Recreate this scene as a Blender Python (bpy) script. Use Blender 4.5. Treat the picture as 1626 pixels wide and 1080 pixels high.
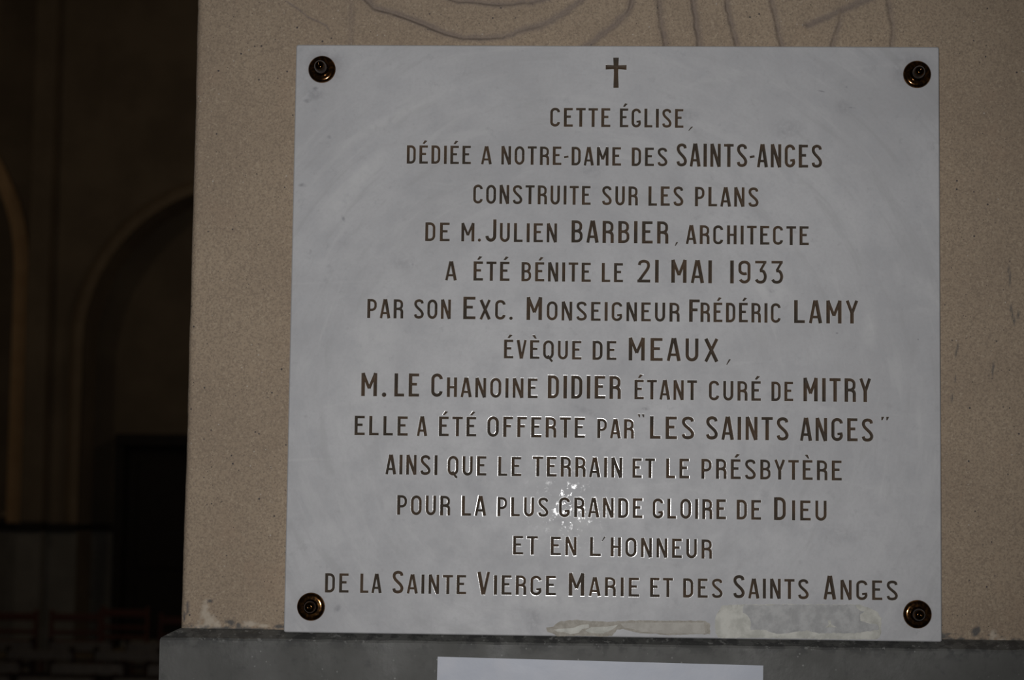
import bpy, bmesh, math, random
import numpy as np
from mathutils import Vector, Matrix
from mathutils.geometry import delaunay_2d_cdt

random.seed(7)
rng = np.random.RandomState(11)
for o in list(bpy.data.objects):
    bpy.data.objects.remove(o)
scene = bpy.context.scene
COL = scene.collection

# ------------------------------------------------------------------ camera
FPX, CX, CY = 3300.0, 813.0, 540.0
EYE = 1.60
PW, PH = 0.80, 0.80 * 0.91354            # plaque size in metres
PT = 0.018                               # plaque thickness; plaque face at y=0, pillar face at y=PT

def pose():
    corners = [(470.5, 71), (1491, 75), (1496, 1020), (451, 1004)]
    src = [(0, 0), (PW, 0), (PW, PH), (0, PH)]
    A = []
    for (x, y), (u, v) in zip(src, corners):
        u -= CX; v -= CY
        A.append([x, y, 1, 0, 0, 0, -u*x, -u*y, -u])
        A.append([0, 0, 0, x, y, 1, -v*x, -v*y, -v])
    H = np.linalg.svd(np.array(A))[2][-1].reshape(3, 3)
    G = np.linalg.inv(np.diag([FPX, FPX, 1.0])) @ H
    s = 0.5*(np.linalg.norm(G[:, 0]) + np.linalg.norm(G[:, 1]))
    G /= s
    if G[2, 2] < 0: G = -G
    r1, r2, t = G[:, 0], G[:, 1], G[:, 2]
    U, _, Vt = np.linalg.svd(np.column_stack([r1, r2, np.cross(r1, r2)]))
    return U @ Vt, t
R_, T_ = pose()
cpos = -R_.T @ T_                         # camera centre in plaque coordinates (x right, y down, z into the wall)
ZTOP = EYE + cpos[1]                      # world height of the plaque's top edge
def p2w(v): return np.array([v[0] - PW/2, v[2], ZTOP - v[1]])
def d2w(v): return np.array([v[0], v[2], -v[1]])
CAM = p2w(cpos)
AX, AY, AZ = d2w(R_[0]), d2w(R_[1]), d2w(R_[2])
def P(u, v, Y=0.0):
    """world point of the photograph's (u, v) on the vertical plane y=Y"""
    d = AX*(u-CX)/FPX + AY*(v-CY)/FPX + AZ
    return CAM + d*(Y - CAM[1])/d[1]
def proj(x, y, z):
    dx, dy, dz = x-CAM[0], y-CAM[1], z-CAM[2]
    a = dx*AX[0]+dy*AX[1]+dz*AX[2]; b = dx*AY[0]+dy*AY[1]+dz*AY[2]; c = dx*AZ[0]+dy*AZ[1]+dz*AZ[2]
    return CX+FPX*a/c, CY+FPX*b/c

cam = bpy.data.cameras.new('camera')
cam.sensor_fit = 'HORIZONTAL'; cam.sensor_width = 23.6
cam.lens = FPX/1626*23.6
cam.clip_start = 0.05; cam.clip_end = 200
cam.dof.use_dof = True; cam.dof.focus_distance = float(-CAM[1]); cam.dof.aperture_fstop = 5.0
camo = bpy.data.objects.new('camera', cam); COL.objects.link(camo)
M = Matrix.Identity(4)
for i in range(3):
    M[i][0] = AX[i]; M[i][1] = -AY[i]; M[i][2] = -AZ[i]; M[i][3] = CAM[i]
camo.matrix_world = M
scene.camera = camo

# ------------------------------------------------------------------ world, flash, exposure
w = bpy.data.worlds.new('world'); scene.world = w; w.use_nodes = True
w.node_tree.nodes['Background'].inputs[0].default_value = (1.0, 0.93, 0.84, 1)
w.node_tree.nodes['Background'].inputs[1].default_value = 0.015
vs = scene.view_settings
vs.view_transform = 'Standard'; vs.look = 'None'; vs.gamma = 1; vs.use_curve_mapping = False
vs.exposure = 0.0

def add_light(name, kind, loc, energy, color, target=None, **kw):
    l = bpy.data.lights.new(name, kind); l.energy = energy; l.color = color
    for k, v in kw.items(): setattr(l, k, v)
    o = bpy.data.objects.new(name, l); COL.objects.link(o); o.location = loc
    if target is not None:
        o.rotation_euler = (Vector(target)-Vector(loc)).to_track_quat('-Z', 'Y').to_euler()
    return o
# the camera's own flash, a few centimetres from the lens
fl = P(867, 792, 0.0)
FLASH = (float(fl[0]), float(CAM[1]+0.01), float(fl[2]))
add_light('flash', 'SPOT', FLASH, 110.5, (1.0, 0.99, 0.985), tuple(P(800, 480, 0)),
          spot_size=math.radians(50), spot_blend=1.0, shadow_soft_size=0.012)
# dim warm lamps hanging in the far nave, out of view
add_light('nave_lamp_glow', 'POINT', (0.6, 14.5, 5.2), 20.0, (1.0, 0.80, 0.58), shadow_soft_size=0.15)
add_light('nave_lamp_glow', 'POINT', (-6.2, 13.0, 4.4), 12.0, (1.0, 0.80, 0.58), shadow_soft_size=0.15)

# ------------------------------------------------------------------ helpers
def obj(name, me, mat=None, parent=None, loc=(0, 0, 0), smooth=False):
    o = bpy.data.objects.new(name, me); COL.objects.link(o)
    if mat is not None and len(me.materials) == 0: me.materials.append(mat)
    o.location = loc
    if parent is not None: o.parent = parent
    if smooth:
        for p in me.polygons: p.use_smooth = True
    return o
def from_py(name, verts, faces):
    me = bpy.data.meshes.new(name)
    me.from_pydata([tuple(map(float, v)) for v in verts], [], faces); me.update()
    return me
def empty(name, loc, rz=0.0):
    o = bpy.data.objects.new(name, None); COL.objects.link(o); o.location = loc
    o.rotation_euler = (0, 0, rz); o.empty_display_size = 0.1
    return o
def tag(o, label=None, cat=None, group=None, kind=None):
    if label: o['label'] = label
    if cat: o['category'] = cat
    if group: o['group'] = group
    if kind: o['kind'] = kind
    return o
def bm_mesh(name, bm):
    me = bpy.data.meshes.new(name)
    bmesh.ops.recalc_face_normals(bm, faces=bm.faces); bm.to_mesh(me); bm.free()
    return me
def box(bm, lo, hi, bevel=0.0):
    r = bmesh.ops.create_cube(bm, size=1.0)
    vs_ = r['verts']
    for v in vs_:
        v.co = Vector([(lo[i]+hi[i])/2 + v.co[i]*(hi[i]-lo[i]) for i in range(3)])
    if bevel:
        es = list({e for v in vs_ for e in v.link_edges})
        bmesh.ops.bevel(bm, geom=es, offset=bevel, segments=2, affect='EDGES', profile=0.5)
def lathe(bm, prof, n=40, axis='z', c=(0, 0, 0)):
    rings = []
    for r, h in prof:
        ring = []
        for k in range(n):
            a = 2*math.pi*k/n
            if axis == 'z': p = (c[0]+r*math.cos(a), c[1]+r*math.sin(a), c[2]+h)
            else: p = (c[0]+r*math.cos(a), c[1]-h, c[2]+r*math.sin(a))
            ring.append(bm.verts.new(p))
        rings.append(ring)
    for a, b in zip(rings, rings[1:]):
        for k in range(n):
            bm.faces.new((a[k], a[(k+1) % n], b[(k+1) % n], b[k]))
    bm.faces.new(rings[0]); bm.faces.new(rings[-1])
def tube(bm, p, q, r0, r1=None, n=10):
    r1 = r1 or r0
    p, q = Vector(p), Vector(q); d = (q-p).normalized()
    a = d.orthogonal().normalized(); b = d.cross(a)
    A, B = [], []
    for k in range(n):
        t = 2*math.pi*k/n; u = a*math.cos(t)+b*math.sin(t)
        A.append(bm.verts.new(p+u*r0)); B.append(bm.verts.new(q+u*r1))
    for k in range(n): bm.faces.new((A[k], A[(k+1) % n], B[(k+1) % n], B[k]))
    bm.faces.new(A); bm.faces.new(B)

def vnoise(x, y, s, seed=0):
    """value noise in [0,1]"""
    r = np.random.RandomState(seed); T = r.rand(256, 256)
    X = np.asarray(x)/s + 1000.0; Y = np.asarray(y)/s + 1000.0
    i = np.floor(X).astype(int); j = np.floor(Y).astype(int); fx = X-i; fy = Y-j
    fx = fx*fx*(3-2*fx); fy = fy*fy*(3-2*fy)
    g = lambda a, b: T[a % 256, b % 256]
    return (g(i, j)*(1-fx)+g(i+1, j)*fx)*(1-fy) + (g(i, j+1)*(1-fx)+g(i+1, j+1)*fx)*fy
def fbm(x, y, s, seed=0, o=3):
    t = 0; a = 0
    for k in range(o):
        t = t + vnoise(x, y, s/2**k, seed+k)*0.5**k; a += 0.5**k
    return t/a

# ------------------------------------------------------------------ materials
class N:
    def __init__(s, name):
        s.m = bpy.data.materials.new(name); s.m.use_nodes = True
        s.t = s.m.node_tree; s.b = s.t.nodes['Principled BSDF']
        s.co = s.t.nodes.new('ShaderNodeTexCoord').outputs['Object']
    def node(s, t, **kw):
        n = s.t.nodes.new(t)
        for k, v in kw.items(): setattr(n, k, v)
        return n
    def link(s, a, b):
        if hasattr(a, 'links'): s.t.links.new(a, b)
        else: b.default_value = a
    def mapping(s, sc=(1, 1, 1), rot=(0, 0, 0), loc=(0, 0, 0)):
        n = s.node('ShaderNodeMapping'); n.inputs['Scale'].default_value = sc
        n.inputs['Rotation'].default_value = rot; n.inputs['Location'].default_value = loc
        s.t.links.new(s.co, n.inputs[0]); return n.outputs[0]
    def noise(s, scale, detail=4, rough=0.55, vec=None, dist=0.0):
        n = s.node('ShaderNodeTexNoise'); n.inputs['Scale'].default_value = scale
        n.inputs['Detail'].default_value = detail; n.inputs['Roughness'].default_value = rough
        n.inputs['Distortion'].default_value = dist
        s.t.links.new(vec or s.co, n.inputs['Vector']); return n.outputs['Fac']
    def voro(s, scale, vec=None):
        n = s.node('ShaderNodeTexVoronoi'); n.inputs['Scale'].default_value = scale
        s.t.links.new(vec or s.co, n.inputs['Vector']); return n.outputs['Distance']
    def ramp(s, f, a, b, lo=0.0, hi=1.0):
        n = s.node('ShaderNodeMapRange'); n.interpolation_type = 'SMOOTHSTEP'
        s.link(f, n.inputs[0])
        n.inputs[1].default_value = a; n.inputs[2].default_value = b
        n.inputs[3].default_value = lo; n.inputs[4].default_value = hi
        return n.outputs[0]
    def math(s, op, a, b=0.0):
        n = s.node('ShaderNodeMath', operation=op); s.link(a, n.inputs[0]); s.link(b, n.inputs[1]); return n.outputs[0]
    def mix(s, f, a, b, mode='MIX'):
        n = s.node('ShaderNodeMix', data_type='RGBA', blend_type=mode)
        s.link(f, n.inputs[0])
        for v, i in ((a, 6), (b, 7)):
            if hasattr(v, 'links'): s.t.links.new(v, n.inputs[i])
            else: n.inputs[i].default_value = (*v, 1)
        return n.outputs[2]
    def attr(s, name):
        n = s.node('ShaderNodeAttribute', attribute_name=name); return n.outputs['Fac']
    def bump(s, h, strength=0.3, dist=0.001, prev=None):
        n = s.node('ShaderNodeBump'); n.inputs['Strength'].default_value = strength
        n.inputs['Distance'].default_value = dist; s.t.links.new(h, n.inputs['Height'])
        if prev: s.t.links.new(prev, n.inputs['Normal'])
        return n.outputs[0]
    def blob(s, c, r, soft=0.5, ang=0.0):
        """1 inside a soft ellipse in the xz plane"""
        n = s.node('ShaderNodeMapping', vector_type='TEXTURE')
        n.inputs['Location'].default_value = c; n.inputs['Rotation'].default_value = (0, ang, 0)
        n.inputs['Scale'].default_value = (r[0], 1, r[1]); s.t.links.new(s.co, n.inputs[0])
        m = s.node('ShaderNodeVectorMath', operation='MULTIPLY'); s.t.links.new(n.outputs[0], m.inputs[0])
        m.inputs[1].default_value = (1, 0, 1)
        l = s.node('ShaderNodeVectorMath', operation='LENGTH'); s.t.links.new(m.outputs[0], l.inputs[0])
        return s.ramp(l.outputs['Value'], 1.0, 1.0-soft, 0, 1)
    def done(s, col, rough=0.6, metal=0.0, bump=None, **kw):
        for v, k in ((col, 'Base Color'), (rough, 'Roughness'), (metal, 'Metallic')):
            if hasattr(v, 'links'): s.t.links.new(v, s.b.inputs[k])
            else: s.b.inputs[k].default_value = (*v, 1) if isinstance(v, tuple) else v
        if bump: s.t.links.new(bump, s.b.inputs['Normal'])
        for k, v in kw.items():
            k = k.replace('_', ' ')
            if hasattr(v, 'links'): s.t.links.new(v, s.b.inputs[k])
            else: s.b.inputs[k].default_value = v
        return s.m

PLQ = np.array([0.0, 0.0, ZTOP-PH])       # plaque's base point
STUDS = [(511.5, 110.5), (1456, 118.5), (494, 963.5), (1456.5, 975.5)]

def mat_marble():
    n = N('white_marble')
    big = n.noise(5, 4, 0.6, dist=0.6); mid = n.noise(26, 5, 0.62); fine = n.noise(240, 3, 0.6)
    streak = n.noise(14, 4, 0.6, vec=n.mapping((0.35, 1, 1.6), (0, math.radians(-28), 0)), dist=1.2)
    c = n.mix(n.ramp(big, 0.35, 0.68), (0.52, 0.52, 0.535), (0.60, 0.60, 0.615))
    c = n.mix(n.ramp(mid, 0.42, 0.75, 0, 0.45), c, (0.47, 0.475, 0.50))
    c = n.mix(n.ramp(streak, 0.55, 0.8, 0, 0.45), c, (0.67, 0.67, 0.675))
    c = n.mix(n.ramp(fine, 0.4, 0.7, 0, 0.16), c, (0.42, 0.42, 0.42))
    c = n.mix(n.ramp(n.noise(55, 5, 0.7, vec=n.mapping(loc=(4, 4, 4))), 0.56, 0.72, 0, 0.5), c, (0.42, 0.42, 0.435))
    # circular wiping streaks
    sep = n.node('ShaderNodeSeparateXYZ'); n.t.links.new(n.co, sep.inputs[0])
    wc = P(900, 640) - PLQ
    dx = n.math('SUBTRACT', sep.outputs[0], float(wc[0])); dz = n.math('SUBTRACT', sep.outputs[2], float(wc[2]))
    rad = n.math('SQRT', n.math('ADD', n.math('MULTIPLY', dx, dx), n.math('MULTIPLY', dz, dz)))
    an = n.math('ARCTAN2', dz, dx)
    cx_ = n.node('ShaderNodeCombineXYZ'); n.t.links.new(n.math('MULTIPLY', rad, 46.0), cx_.inputs[0]); n.t.links.new(n.math('MULTIPLY', an, 3.2), cx_.inputs[1])
    sw = n.noise(1.0, 4, 0.62, vec=cx_.outputs[0], dist=0.5)
    outer = n.ramp(rad, 0.12, 0.32)
    c = n.mix(n.math('MULTIPLY', n.ramp(sw, 0.52, 0.72, 0, 0.40), outer), c, (0.66, 0.66, 0.665))
    c = n.mix(n.math('MULTIPLY', n.ramp(sw, 0.47, 0.30, 0, 0.38), outer), c, (0.45, 0.45, 0.455))
    # grime rings around the studs, small smudges and rubbed patches
    def dirt(c, u, v, rx, ry, amt, col=(0.30, 0.30, 0.32), soft=0.9, ang=0, nz=60, lo=.25, hi=.6):
        p = P(u, v) - PLQ; k = 0.000765
        b = n.blob(tuple(p), (rx*k, ry*k), soft, ang)
        t = n.ramp(n.noise(nz, 3, 0.6), lo, hi, 0, amt)
        return n.mix(n.math('MULTIPLY', b, t), c, col)
    c = dirt(c, 515, 104, 44, 40, 0.75); c = dirt(c, 1448, 112, 46, 38, 0.65)
    c = dirt(c, 498, 957, 36, 34, 0.45); c = dirt(c, 1452, 972, 42, 38, 0.45)
    for u, v, rx, ry, amt, ang in [(1025, 649, 9, 4, .9, 0), (536, 966, 7, 11, .7, .6), (500, 150, 22, 16, .5, 0),
        (1215, 790, 14, 20, .35, 0), (1330, 850, 40, 22, .25, 0), (1250, 205, 40, 25, .3, 0), (640, 420, 28, 18, .3, .3),
        (1225, 462, 8, 5, .8, .5), (1290, 700, 30, 26, .2, 0), (1090, 182, 34, 16, .35, 0), (848, 985, 18, 26, .5, 0),
        (720, 600, 50, 20, .2, .4), (935, 655, 40, 8, .4, .4), (1340, 170, 26, 20, .3, 0), (940, 270, 30, 16, .3, 0), (1305, 145, 9, 1.8, .9, .2), (1344, 138, 5, 3, .7, 0), (1352, 171, 8, 1.8, 1, .05),
        (480, 294, 9, 5, .8, 0), (545, 347, 4, 8, .8, -.5), (493, 400, 4, 5, .9, .3), (523, 218, 6, 4, .7, .5), (501, 141, 6, 5, .9, 0), (488, 160, 9, 5, .7, 0),
        (655, 420, 3, 3, 1, 0), (1329, 529, 3, 2, 1, 0), (1458, 539, 2, 2, 1, 0)]:
        c = dirt(c, u, v, rx, ry, amt, ang=ang, nz=120)
    for u, v, rx, ry, amt, ang in [(560, 300, 120, 22, .5, -.9), (620, 190, 170, 14, .4, -.5), (900, 830, 120, 60, .45, 0),
        (1225, 462, 46, 22, .55, .3), (870, 950, 90, 30, .45, 0), (690, 235, 10, 6, .9, 0), (590, 560, 60, 180, .3, .2),
        (1060, 500, 100, 40, .3, 0), (1380, 520, 20, 60, .4, 0)]:
        c = dirt(c, u, v, rx, ry, amt, col=(0.72, 0.72, 0.72), ang=ang, nz=70)
    b = n.bump(n.noise(90, 5, 0.65), 0.25, 0.0006)
    b = n.bump(n.noise(900, 2, 0.5), 0.12, 0.0002, b)
    gl = n.ramp(n.noise(95, 5, 0.75), 0.55, 0.69, 0.0, 0.22)
    return n.done(c, n.ramp(mid, 0.3, 0.7, 0.42, 0.52), bump=b, Specular_IOR_Level=0.26,
                  Coat_Weight=gl, Coat_Roughness=0.06)
def mat_lip():
    n = N('polished_marble_edge')
    return n.done(n.mix(n.noise(60), (0.55, 0.55, 0.56), (0.68, 0.67, 0.66)), 0.15, bump=n.bump(n.noise(500, 3), 0.12, 0.0003),
                  Specular_IOR_Level=0.26)
def mat_letter():
    n = N('brown_letter_paint')
    c = n.mix(n.ramp(n.noise(34, 3), 0.38, 0.62), (0.058, 0.045, 0.033), (0.098, 0.064, 0.040))
    return n.done(c, 0.6, Specular_IOR_Level=0.25)
def mat_plaster():
    n = N('beige_plaster')
    c = n.mix(n.ramp(n.noise(7, 4), 0.35, 0.68), (0.395, 0.308, 0.226), (0.448, 0.352, 0.256))
    c = n.mix(n.ramp(n.noise(420, 3, 0.6), 0.42, 0.64, 0, 0.75), c, (0.285, 0.222, 0.168))
    c = n.mix(n.ramp(n.noise(300, 2, 0.6, vec=n.mapping(loc=(3, 1, 2))), 0.56, 0.72, 0, 0.55), c, (0.56, 0.46, 0.34))
    c = n.mix(n.ramp(n.noise(18, 4), 0.56, 0.75, 0, 0.25), c, (0.42, 0.30, 0.215))
    sp = n.voro(190); c = n.mix(n.math('MULTIPLY', n.ramp(sp, 0.16, 0.08), n.ramp(n.noise(45, 2), 0.5, 0.62)), c, (0.10, 0.085, 0.075))
    sp2 = n.voro(75); c = n.mix(n.math('MULTIPLY', n.ramp(sp2, 0.12, 0.06), n.ramp(n.noise(31, 2), 0.48, 0.56)), c, (0.09, 0.08, 0.08))
    sp3 = n.voro(95, n.mapping(loc=(5, 2, 7))); c = n.mix(n.math('MULTIPLY', n.ramp(sp3, 0.10, 0.06), n.ramp(n.noise(23, 2), 0.55, 0.6)), c, (0.58, 0.52, 0.45))
    c = n.mix(n.math('MULTIPLY', n.attr('groove_gap_shade'), 0.62), c, (0.225, 0.185, 0.168))
    c = n.mix(n.attr('pale'), c, (0.60, 0.52, 0.42))
    c = n.mix(n.attr('paint'), c, (0.085, 0.092, 0.10))
    b = n.bump(n.noise(260, 4, 0.6), 0.55, 0.0012); b = n.bump(n.noise(30, 3), 0.25, 0.003, b)
    return n.done(c, 0.9, bump=b, Specular_IOR_Level=0.2)
def mat_plinth():
    n = N('dark_grey_paint')
    c = n.mix(n.ramp(n.noise(9, 4), 0.35, 0.7), (0.108, 0.108, 0.101), (0.150, 0.149, 0.142))
    c = n.mix(n.ramp(n.noise(70, 4), 0.55, 0.75, 0, 0.5), c, (0.075, 0.075, 0.075))
    sp = n.voro(110); c = n.mix(n.math('MULTIPLY', n.ramp(sp, 0.16, 0.06), n.ramp(n.noise(22, 2), 0.52, 0.6)), c, (0.30, 0.30, 0.29))
    # knocked, darkened arris
    sep = n.node('ShaderNodeSeparateXYZ'); n.t.links.new(n.co, sep.inputs[0])
    e = n.ramp(sep.outputs[2], -0.030, -0.004)
    c = n.mix(n.math('MULTIPLY', e, n.ramp(n.noise(55, 4, 0.6), 0.46, 0.58, 0, 0.75)), c, (0.055, 0.055, 0.055))
    e2 = n.ramp(sep.outputs[2], -0.016, -0.010)
    c = n.mix(n.math('MULTIPLY', e2, n.ramp(n.noise(120, 3, 0.6), 0.60, 0.68, 0, 0.8)), c, (0.26, 0.26, 0.25))
    b = n.bump(n.noise(160, 4), 0.35, 0.001); b = n.bump(n.noise(30, 3), 0.3, 0.003, b)
    return n.done(c, n.ramp(n.noise(12), 0.3, 0.7, 0.45, 0.7), bump=b, Specular_IOR_Level=0.3)
def mat_bronze(name='dark_bronze', k=1.0):
    n = N(name)
    f = n.ramp(n.noise(190, 4, 0.6), 0.46, 0.64)
    c = n.mix(f, (0.10*k, 0.052*k, 0.024*k), (0.30*k, 0.14*k, 0.042*k))
    return n.done(c, n.ramp(n.noise(220, 3), 0.3, 0.7, 0.10, 0.14), 0.96, bump=n.bump(n.noise(260, 2), 0.05, 0.0002), Specular_IOR_Level=0.2)
def simple(name, a, b, sc, rough=0.6, metal=0, bs=0.2, bd=0.002, stretch=(1, 1, 1)):
    n = N(name); f = n.noise(sc, 4, 0.6, vec=n.mapping(stretch))
    return n.done(n.mix(n.ramp(f, 0.35, 0.65), a, b), rough, metal, bump=n.bump(f, bs, bd))
MARBLE, LIP, LETTER, PLASTER, PLINTH, BRONZE = mat_marble(), mat_lip(), mat_letter(), mat_plaster(), mat_plinth(), mat_bronze()
KNOBM = mat_bronze('blackened_bronze', 0.28)
GLUE = simple('dried_glue_beige', (0.52, 0.515, 0.465), (0.70, 0.69, 0.63), 60, 0.6, bs=0.5, bd=0.002)
GLUE_DARK = simple('dried_glue_grey_brown', (0.36, 0.33, 0.28), (0.47, 0.44, 0.385), 120, 0.6, bs=0.5, bd=0.002)
GLUE_SCRAPED = simple('scraped_glue_grey', (0.40, 0.40, 0.40), (0.53, 0.53, 0.525), 70, 0.6, bs=0.5, bd=0.002)
SCUFF = simple('dark_scuff', (0.10, 0.10, 0.10), (0.17, 0.16, 0.15), 300, 0.8)
STONE = simple('nave_stone', (0.26, 0.205, 0.145), (0.34, 0.27, 0.19), 1.5, 0.85, bd=0.01)
ARCHST_LIT = simple('lit_moulding_stone', (0.72, 0.47, 0.25), (0.84, 0.57, 0.31), 4, 0.85, bd=0.01)  # brighter copy for the left arch: warm lamp light painted into the stone colour
DADO = simple('dado_grey_paint', (0.30, 0.29, 0.26), (0.38, 0.365, 0.33), 3, 0.7, bd=0.01)
DARKOAK = simple('black_stained_oak', (0.018, 0.013, 0.010), (0.032, 0.024, 0.018), 8, 0.6, stretch=(6, 6, 1))
FLOORM = simple('worn_stone_floor', (0.10, 0.09, 0.08), (0.15, 0.13, 0.11), 4, 0.6)
CHAIRW = simple('dark_chair_wood', (0.055, 0.03, 0.022), (0.09, 0.048, 0.032), 14, 0.5, stretch=(1, 1, 5))
CHAIRR = simple('red_brown_chair_wood', (0.17, 0.06, 0.04), (0.23, 0.08, 0.05), 14, 0.5, stretch=(1, 1, 5))
RAILW = simple('pale_worn_rail_wood', (0.30, 0.25, 0.21), (0.40, 0.33, 0.27), 14, 0.5, stretch=(5, 1, 1))
STRAW = simple('straw_seat', (0.16, 0.13, 0.09), (0.22, 0.18, 0.12), 60, 0.8, stretch=(1, 8, 1))
def mat_paper():
    n = N('glossy_white_sheet')
    c = n.mix(n.ramp(n.noise(16, 3), 0.4, 0.6), (0.56, 0.59, 0.67), (0.60, 0.62, 0.69))
    return n.done(c, 0.4, bump=n.bump(n.noise(120, 4, 0.6), 0.2, 0.0005), Specular_IOR_Level=0.3)
PAPER = mat_paper()

# ------------------------------------------------------------------ pillar
PY = PT
xl = float(np.mean([P(311, 0, PY)[0], P(300, 500, PY)[0], P(289.5, 985, PY)[0]]))
xr = float(P(1626, 540, PY)[0]) + 0.22
ZJ = float(P(300, 999, PY)[2])            # joint of plaster and plinth
GROOVES = [
 ([(560,-25),(595,13),(628,21.7),(657,32),(680,41.6),(708,53),(734,60),(766,60),(800,58),(830,48),(866,38),(891,24),(922,2),(950,-30),(965,-70)], 1.0),
 ([(700,-8),(728,2),(760,4),(800,8),(850,3),(890,-10)], 0.8),
 ([(920,82),(935,71),(952,58),(978,38),(998,18),(1006,0),(1012,-60)], 0.9),
 ([(1043,-60),(1046,0),(1049,25),(1052,46),(1056,71),(1060,90)], 0.8),
 ([(1094,-60),(1101,0),(1105,35),(1110,71),(1112,90)], 0.8),
 ([(1146,-60),(1153,0),(1158,25),(1163,48),(1170,72),(1174,90)], 0.8),
 ([(1214,-60),(1224,0),(1232,25),(1236,50),(1241,72),(1244,90)], 0.7),
 ([(1283,40),(1308,30),(1338,15),(1374,0),(1440,-30),(1500,-60)], 1.0),
 ([(1338,15),(1330,45),(1321,72),(1316,90)], 0.6),
 ([(1405,-30),(1412,12),(1418,40),(1417,72),(1417,90)], 0.55),
 ([(558,-60),(558,0),(557,69),(557,90)], 0.35),
]
CRACKS = [[(455,2),(467,10),(478,17.6),(488,27),(504,33.6),(518,40),(522,48)],
          [(299,955),(300.5,962),(299.5,971),(295,978),(293,984)]]
def seg_dist(U, V, pl):
    d = np.full(U.shape, 1e9)
    for (a, b), (c, e) in zip(pl, pl[1:]):
        L2 = (c-a)**2+(e-b)**2
        t = np.clip(((U-a)*(c-a)+(V-b)*(e-b))/L2, 0, 1)
        d = np.minimum(d, np.hypot(U-(a+t*(c-a)), V-(b+t*(e-b))))
    return d
def build_pillar():
    D = 1.3
    zt = float(P(800, 0, PY)[2])
    zs = [ZJ - 0.012] + list(np.arange(ZJ, ZJ+0.055, 0.0013)) + list(np.arange(ZJ+0.055, zt-0.062, 0.008)) \
        + list(np.arange(zt-0.062, zt+0.045, 0.0013)) + [zt+0.06, zt+0.1, zt+0.2, zt+0.5, zt+1.2, zt+2.6, 6.5]
    zs = np.array(zs)
    r = 0.009
    xs, ys, fr = [], [], []
    xs.append(xl); ys.append(PY+D); fr.append(0)
    xs.append(xl); ys.append(PY+0.3); fr.append(0)
    for k in range(7):
        a = math.pi/2*k/6
        xs.append(xl+r-r*math.cos(a)); ys.append(PY+r-r*math.sin(a)); fr.append(1 if k > 2 else 0.3)
    xm = list(np.arange(xl+r+0.0013, float(P(1640, 540, PY)[0]), 0.0013))
    xs += xm; ys += [PY]*len(xm); fr += [1]*len(xm)
    xs += [xr, xr]; ys += [PY, PY+D]; fr += [0, 0]
    xs, ys, fr = map(np.array, (xs, ys, fr))
    X, Z = np.meshgrid(xs, zs); Y = np.tile(ys, (len(zs), 1)); F = np.tile(fr, (len(zs), 1))
    U, V = proj(X, np.full(X.shape, PY), Z)
    h = np.zeros(X.shape); groove_gap_shade = np.zeros(X.shape)
    top = V < 110
    for pl, s in GROOVES:
        Ut, Vt = U[top], V[top]
        wob = (fbm(Ut, Vt, 14, 5)-0.5)*5
        d = seg_dist(Ut+wob, Vt+wob*0.6, pl)
        dl = seg_dist(Ut+wob+6, Vt+wob*0.6-3, pl)
        brk = 0.55+0.9*fbm(Ut, Vt, 9, 9)
        h[top] += s*brk*(-0.0030*np.exp(-(d/3.6)**2) + 0.0024*np.exp(-(dl/3.8)**2))
        groove_gap_shade[top] = np.maximum(groove_gap_shade[top], np.clip(1.25*s*brk*np.exp(-(d/5.6)**2), 0, 1))
    for pl in CRACKS:
        d = seg_dist(U+(fbm(U, V, 5, 3)-.5)*3, V, pl)
        h -= 0.0012*np.exp(-(d/0.9)**2); groove_gap_shade = np.maximum(groove_gap_shade, 1.5*np.exp(-(d/1.1)**2))
    h += (fbm(X, Z, 0.06, 21)-0.5)*0.0014 + (fbm(X, Z, 0.009, 31, 3)-0.5)*0.0007
    nz = fbm(U, V, 7, 41, 4); nz2 = fbm(U, V, 16, 51, 4)
    def bl(cx, cy, rx, ry, k=1.0):
        return np.clip(1.6-np.hypot((U-cx)/rx, (V-cy)/ry)*1.3 + (nz-0.5)*2.6*k, 0, 1)
    pale = np.zeros(X.shape); paint = np.zeros(X.shape)
    for a in [(325, 965, 6, 14), (331, 985, 11, 16), (345, 993, 8, 8), (318, 997, 10, 5), (400, 992, 16, 5), (420, 994, 14, 4),
              (300, 1000, 20, 2.5), (1580, 1009, 9, 7), (1590, 1017, 12, 4), (1576, 1014, 6, 6)]:
        pale = np.maximum(pale, bl(*a)*0.85)
    for a in [(368, 990, 9, 7), (360, 997, 10, 4), (378, 992, 5, 5), (444, 996, 16, 3.5), (400, 999, 40, 2), (299, 964, 1.6, 9), (294, 980, 1.6, 6),
              (333, 955, 4, 3), (1551, 1004, 7, 9), (1508, 1007, 9, 2), (1530, 1017, 34, 4.5), (1600, 1022, 40, 2.5), (1581, 1006, 2.2, 1.8),
              (1591, 1011, 2, 1.6), (1570, 1009, 2, 2), (1497, 1012, 8, 9)]:
        paint = np.maximum(paint, bl(*a)*0.8)
    jl = P(300, 999, PY)[2]
    near = np.clip(1-(Z-ZJ)/0.0045 + (nz-0.52)*3.5, 0, 1)*(Z < ZJ+0.02)
    paint = np.maximum(paint, near*0.75)
    strokes = [[(1602,427),(1604,440)],[(1604,446),(1605,456)],[(1604,483),(1610,511),(1618,499)],[(1522,545),(1520,555),(1517,564)],
               [(1517,594),(1517,608)],[(1514,625),(1511,636)],[(1577,582),(1575,599)],[(1572,532),(1581,536)]]
    for s in strokes:
        d = seg_dist(U+(nz-.5)*3, V, s); paint = np.maximum(paint, 0.75*np.exp(-(d/1.5)**2))
    h += pale*0.0009*(0.4+nz); h -= 0.0006*np.clip(paint, 0, 1)*(V > 940)
    ed = np.maximum(np.abs(X)-PW/2, np.maximum(Z-ZTOP, ZTOP-PH-Z))
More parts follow.
